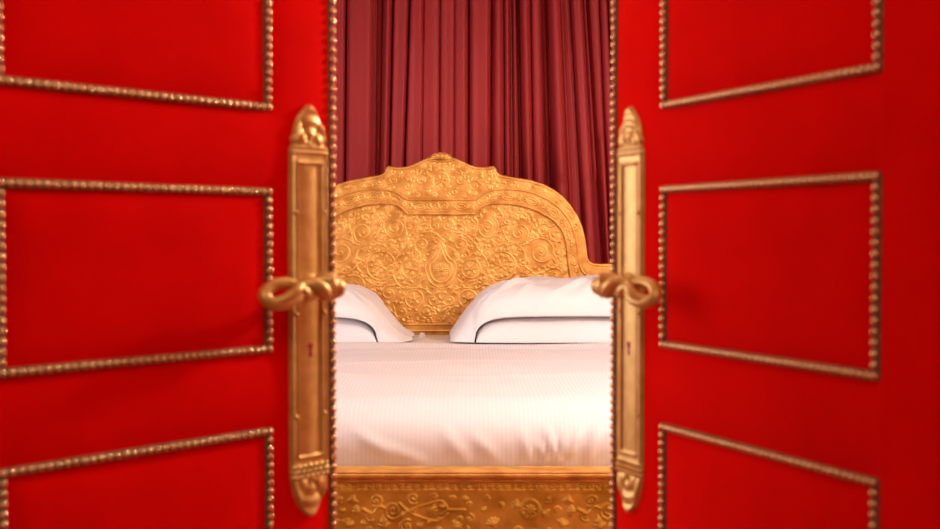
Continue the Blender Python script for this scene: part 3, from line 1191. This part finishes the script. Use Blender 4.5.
def pillow(x0, x1, y0, y1, support, thick, tilt, seed, label, group, crs=(), seam=0.06, shape=None, side=1):
    """a stuffed pillow lying on support(x, y); returns a function giving its top"""
    nu, nv = 110, 60
    rs = np.random.RandomState(seed)
    hu, hv = (x1 - x0) / 2, (y1 - y0) / 2
    cx, cy = (x0 + x1) / 2, (y0 + y1) / 2
    # denser towards the rims
    u = np.sin(np.linspace(-1, 1, nu + 1) * math.pi / 2)
    v = np.sin(np.linspace(-1, 1, nv + 1) * math.pi / 2)
    U, Vv = np.meshgrid(u, v, indexing='ij')
    pe = 8 if shape is None else 5
    e = (np.clip(1 - np.abs(U) ** pe, 0, 1) * np.clip(1 - np.abs(Vv) ** pe, 0, 1)) ** 0.5
    soft = (np.clip(1 - np.abs(U) ** 2.2, 0, 1) * np.clip(1 - np.abs(Vv) ** 2.0, 0, 1)) ** 0.5
    X = cx + hu * U * (1 - 0.03 * (1 - Vv ** 2) * U ** 2)
    Y = cy + hv * Vv * (1 - 0.04 * (1 - U ** 2) * Vv ** 2)
    if shape:
        X = cx + hu * U * (1 - 0.05 * Vv ** 4)
        Y = cy + hv * Vv * (1 - 0.12 * np.abs(U) ** 6)
    X = X + 0.004 * np.sin(Vv * 5 + seed) * np.abs(U) ** 6
    Y = Y + 0.005 * np.sin(U * 7 + seed * 2) * np.abs(Vv) ** 6
    S = support(X, Y)
    wr = np.zeros_like(U)
    for k in range(10):
        wr += rs.uniform(.4, 1) * np.sin(rs.uniform(3, 13) * U + rs.uniform(3, 9) * Vv + rs.uniform(0, 6))
    fold = np.zeros_like(U)
    for (a0, u0, v0, am, ln, wd) in crs:
        du, dv = U - u0, Vv - v0
        al = du * math.cos(a0) + dv * math.sin(a0)
        ac = -du * math.sin(a0) + dv * math.cos(a0) - 0.12 * al * al
        fold += np.where((al > 0) & (al < ln), 1.7 * am * np.sin(math.pi * np.clip(al / ln, 0, 1)) * np.exp(-(ac / (0.7 * wd)) ** 2), 0)
    full = 0.78 * e + 0.22 * soft
    sm = S + thick * seam * 0.9
    bot = S + thick * seam * (1 - e) * 0.9
    if shape is None:
        crown = S + thick
    else:
        crown = CZ + np.interp(hu - side * (X - cx), [p[0] for p in shape], [p[1] for p in shape])
        crown = np.maximum(crown - tilt * (1 - Vv) * 0.5, sm + 0.012)
        full = 0.9 * e + 0.1 * soft
    top = sm + (crown - sm) * full + (wr * (0.0014 if shape else 0.0003) + fold) * e
    V = []
    idt, idb = np.zeros(U.shape, int), np.zeros(U.shape, int)
    for i in range(nu + 1):
        for j in range(nv + 1):
            idt[i, j] = len(V)
            V.append((X[i, j], Y[i, j], top[i, j]))
    for i in range(nu + 1):
        for j in range(nv + 1):
            if i in (0, nu) or j in (0, nv):
                idb[i, j] = idt[i, j]
            else:
                idb[i, j] = len(V)
                V.append((X[i, j], Y[i, j], bot[i, j]))
    Fc = []
    for I in (idt, idb):
        Fc += [tuple(int(t) for t in (I[i, j], I[i + 1, j], I[i + 1, j + 1], I[i, j + 1])) for i in range(nu) for j in range(nv)]
    o = from_data('pillow', V, Fc, M['pillow'])
    tag(o, label, 'pillow', group)

    def topfn(x, y):
        uu, vv = (x - cx) / hu, (y - cy) / hv
        ins = (np.abs(uu) < 1) & (np.abs(vv) < 1)
        ee = (np.clip(1 - np.abs(uu) ** pe, 0, 1) * np.clip(1 - np.abs(vv) ** pe, 0, 1)) ** 0.5
        so = (np.clip(1 - np.abs(uu) ** 2.2, 0, 1) * np.clip(1 - np.abs(vv) ** 2.0, 0, 1)) ** 0.5
        return np.where(ins, support(x, y) + thick * (seam * 0.9 + (1 - seam * 0.9) * (0.78 * ee + 0.22 * so)) + 0.0032, support(x, y))
    return topfn


Sx = lambda p, Y=4.34: (p - 470) / F * Y
GP = 'white pillows stacked against the headboard'
mat_top = lambda x, y: np.full_like(x, CZ + 0.0015)
low = 0.108
t_r = pillow(Sx(475), Sx(475) + 0.70, 4.28, 4.69, mat_top, low, 0.0, 1, 'white pillow lying flat under another on the right side of the bed', GP)
t_l = pillow(Sx(378) - 0.70, Sx(378), 4.28, 4.69, mat_top, low, 0.0, 2, 'white pillow lying flat under another on the left side of the bed', GP)


def over(fn):
    """what the upper pillow lies on: the lower pillow, and the mattress beyond its end"""
    def f(x, y):
        yc = np.clip(y, 4.315, 4.655)
        best = fn(x, yc)
        for ox in (-0.002, 0.002):
            best = np.maximum(best, fn(x + ox, yc))
        return best
    return f


crR = [(0.25, -0.98, -0.55, .006, 1.0, .05), (0.55, -0.95, -0.8, .007, 1.0, .045), (0.85, -0.80, -0.95, .006, 1.0, .05), (0.05, -0.92, -0.1, .005, .8, .05),
       (1.05, -0.45, -0.98, .005, 1.0, .05), (0.8, -0.15, -0.95, .009, .9, .06), (1.2, 0.2, -0.95, .007, .8, .06)]
pillow(Sx(449), Sx(449) + 0.76, 4.27, 4.695, over(t_r), 0.105, 0.030, 3, 'plump white pillow on top of the right stack, drooping at its left end', GP, crR, 0.08,
       [(0, .088), (.03, .122), (.07, .165), (.14, .205), (.19, .222), (.30, .232), (.60, .234), (.76, .22)], -1)
crL = [(math.pi - 0.3, 0.98, -0.6, .006, .9, .05), (math.pi - 0.6, 0.9, -0.8, .006, .8, .05), (math.pi - 0.1, .95, -0.1, .005, .8, .05), (math.pi - 1.0, .6, -0.9, .009, .8, .05)]
pillow(Sx(411) - 0.76, Sx(411), 4.27, 4.695, over(t_l), 0.095, 0.030, 4, 'plump white pillow on top of the left stack, drooping at its right end', GP, crL, 0.08,
       [(0, .046), (.035, .060), (.06, .085), (.10, .132), (.14, .172), (.20, .202), (.30, .214), (.6, .214), (.76, .20)], 1)
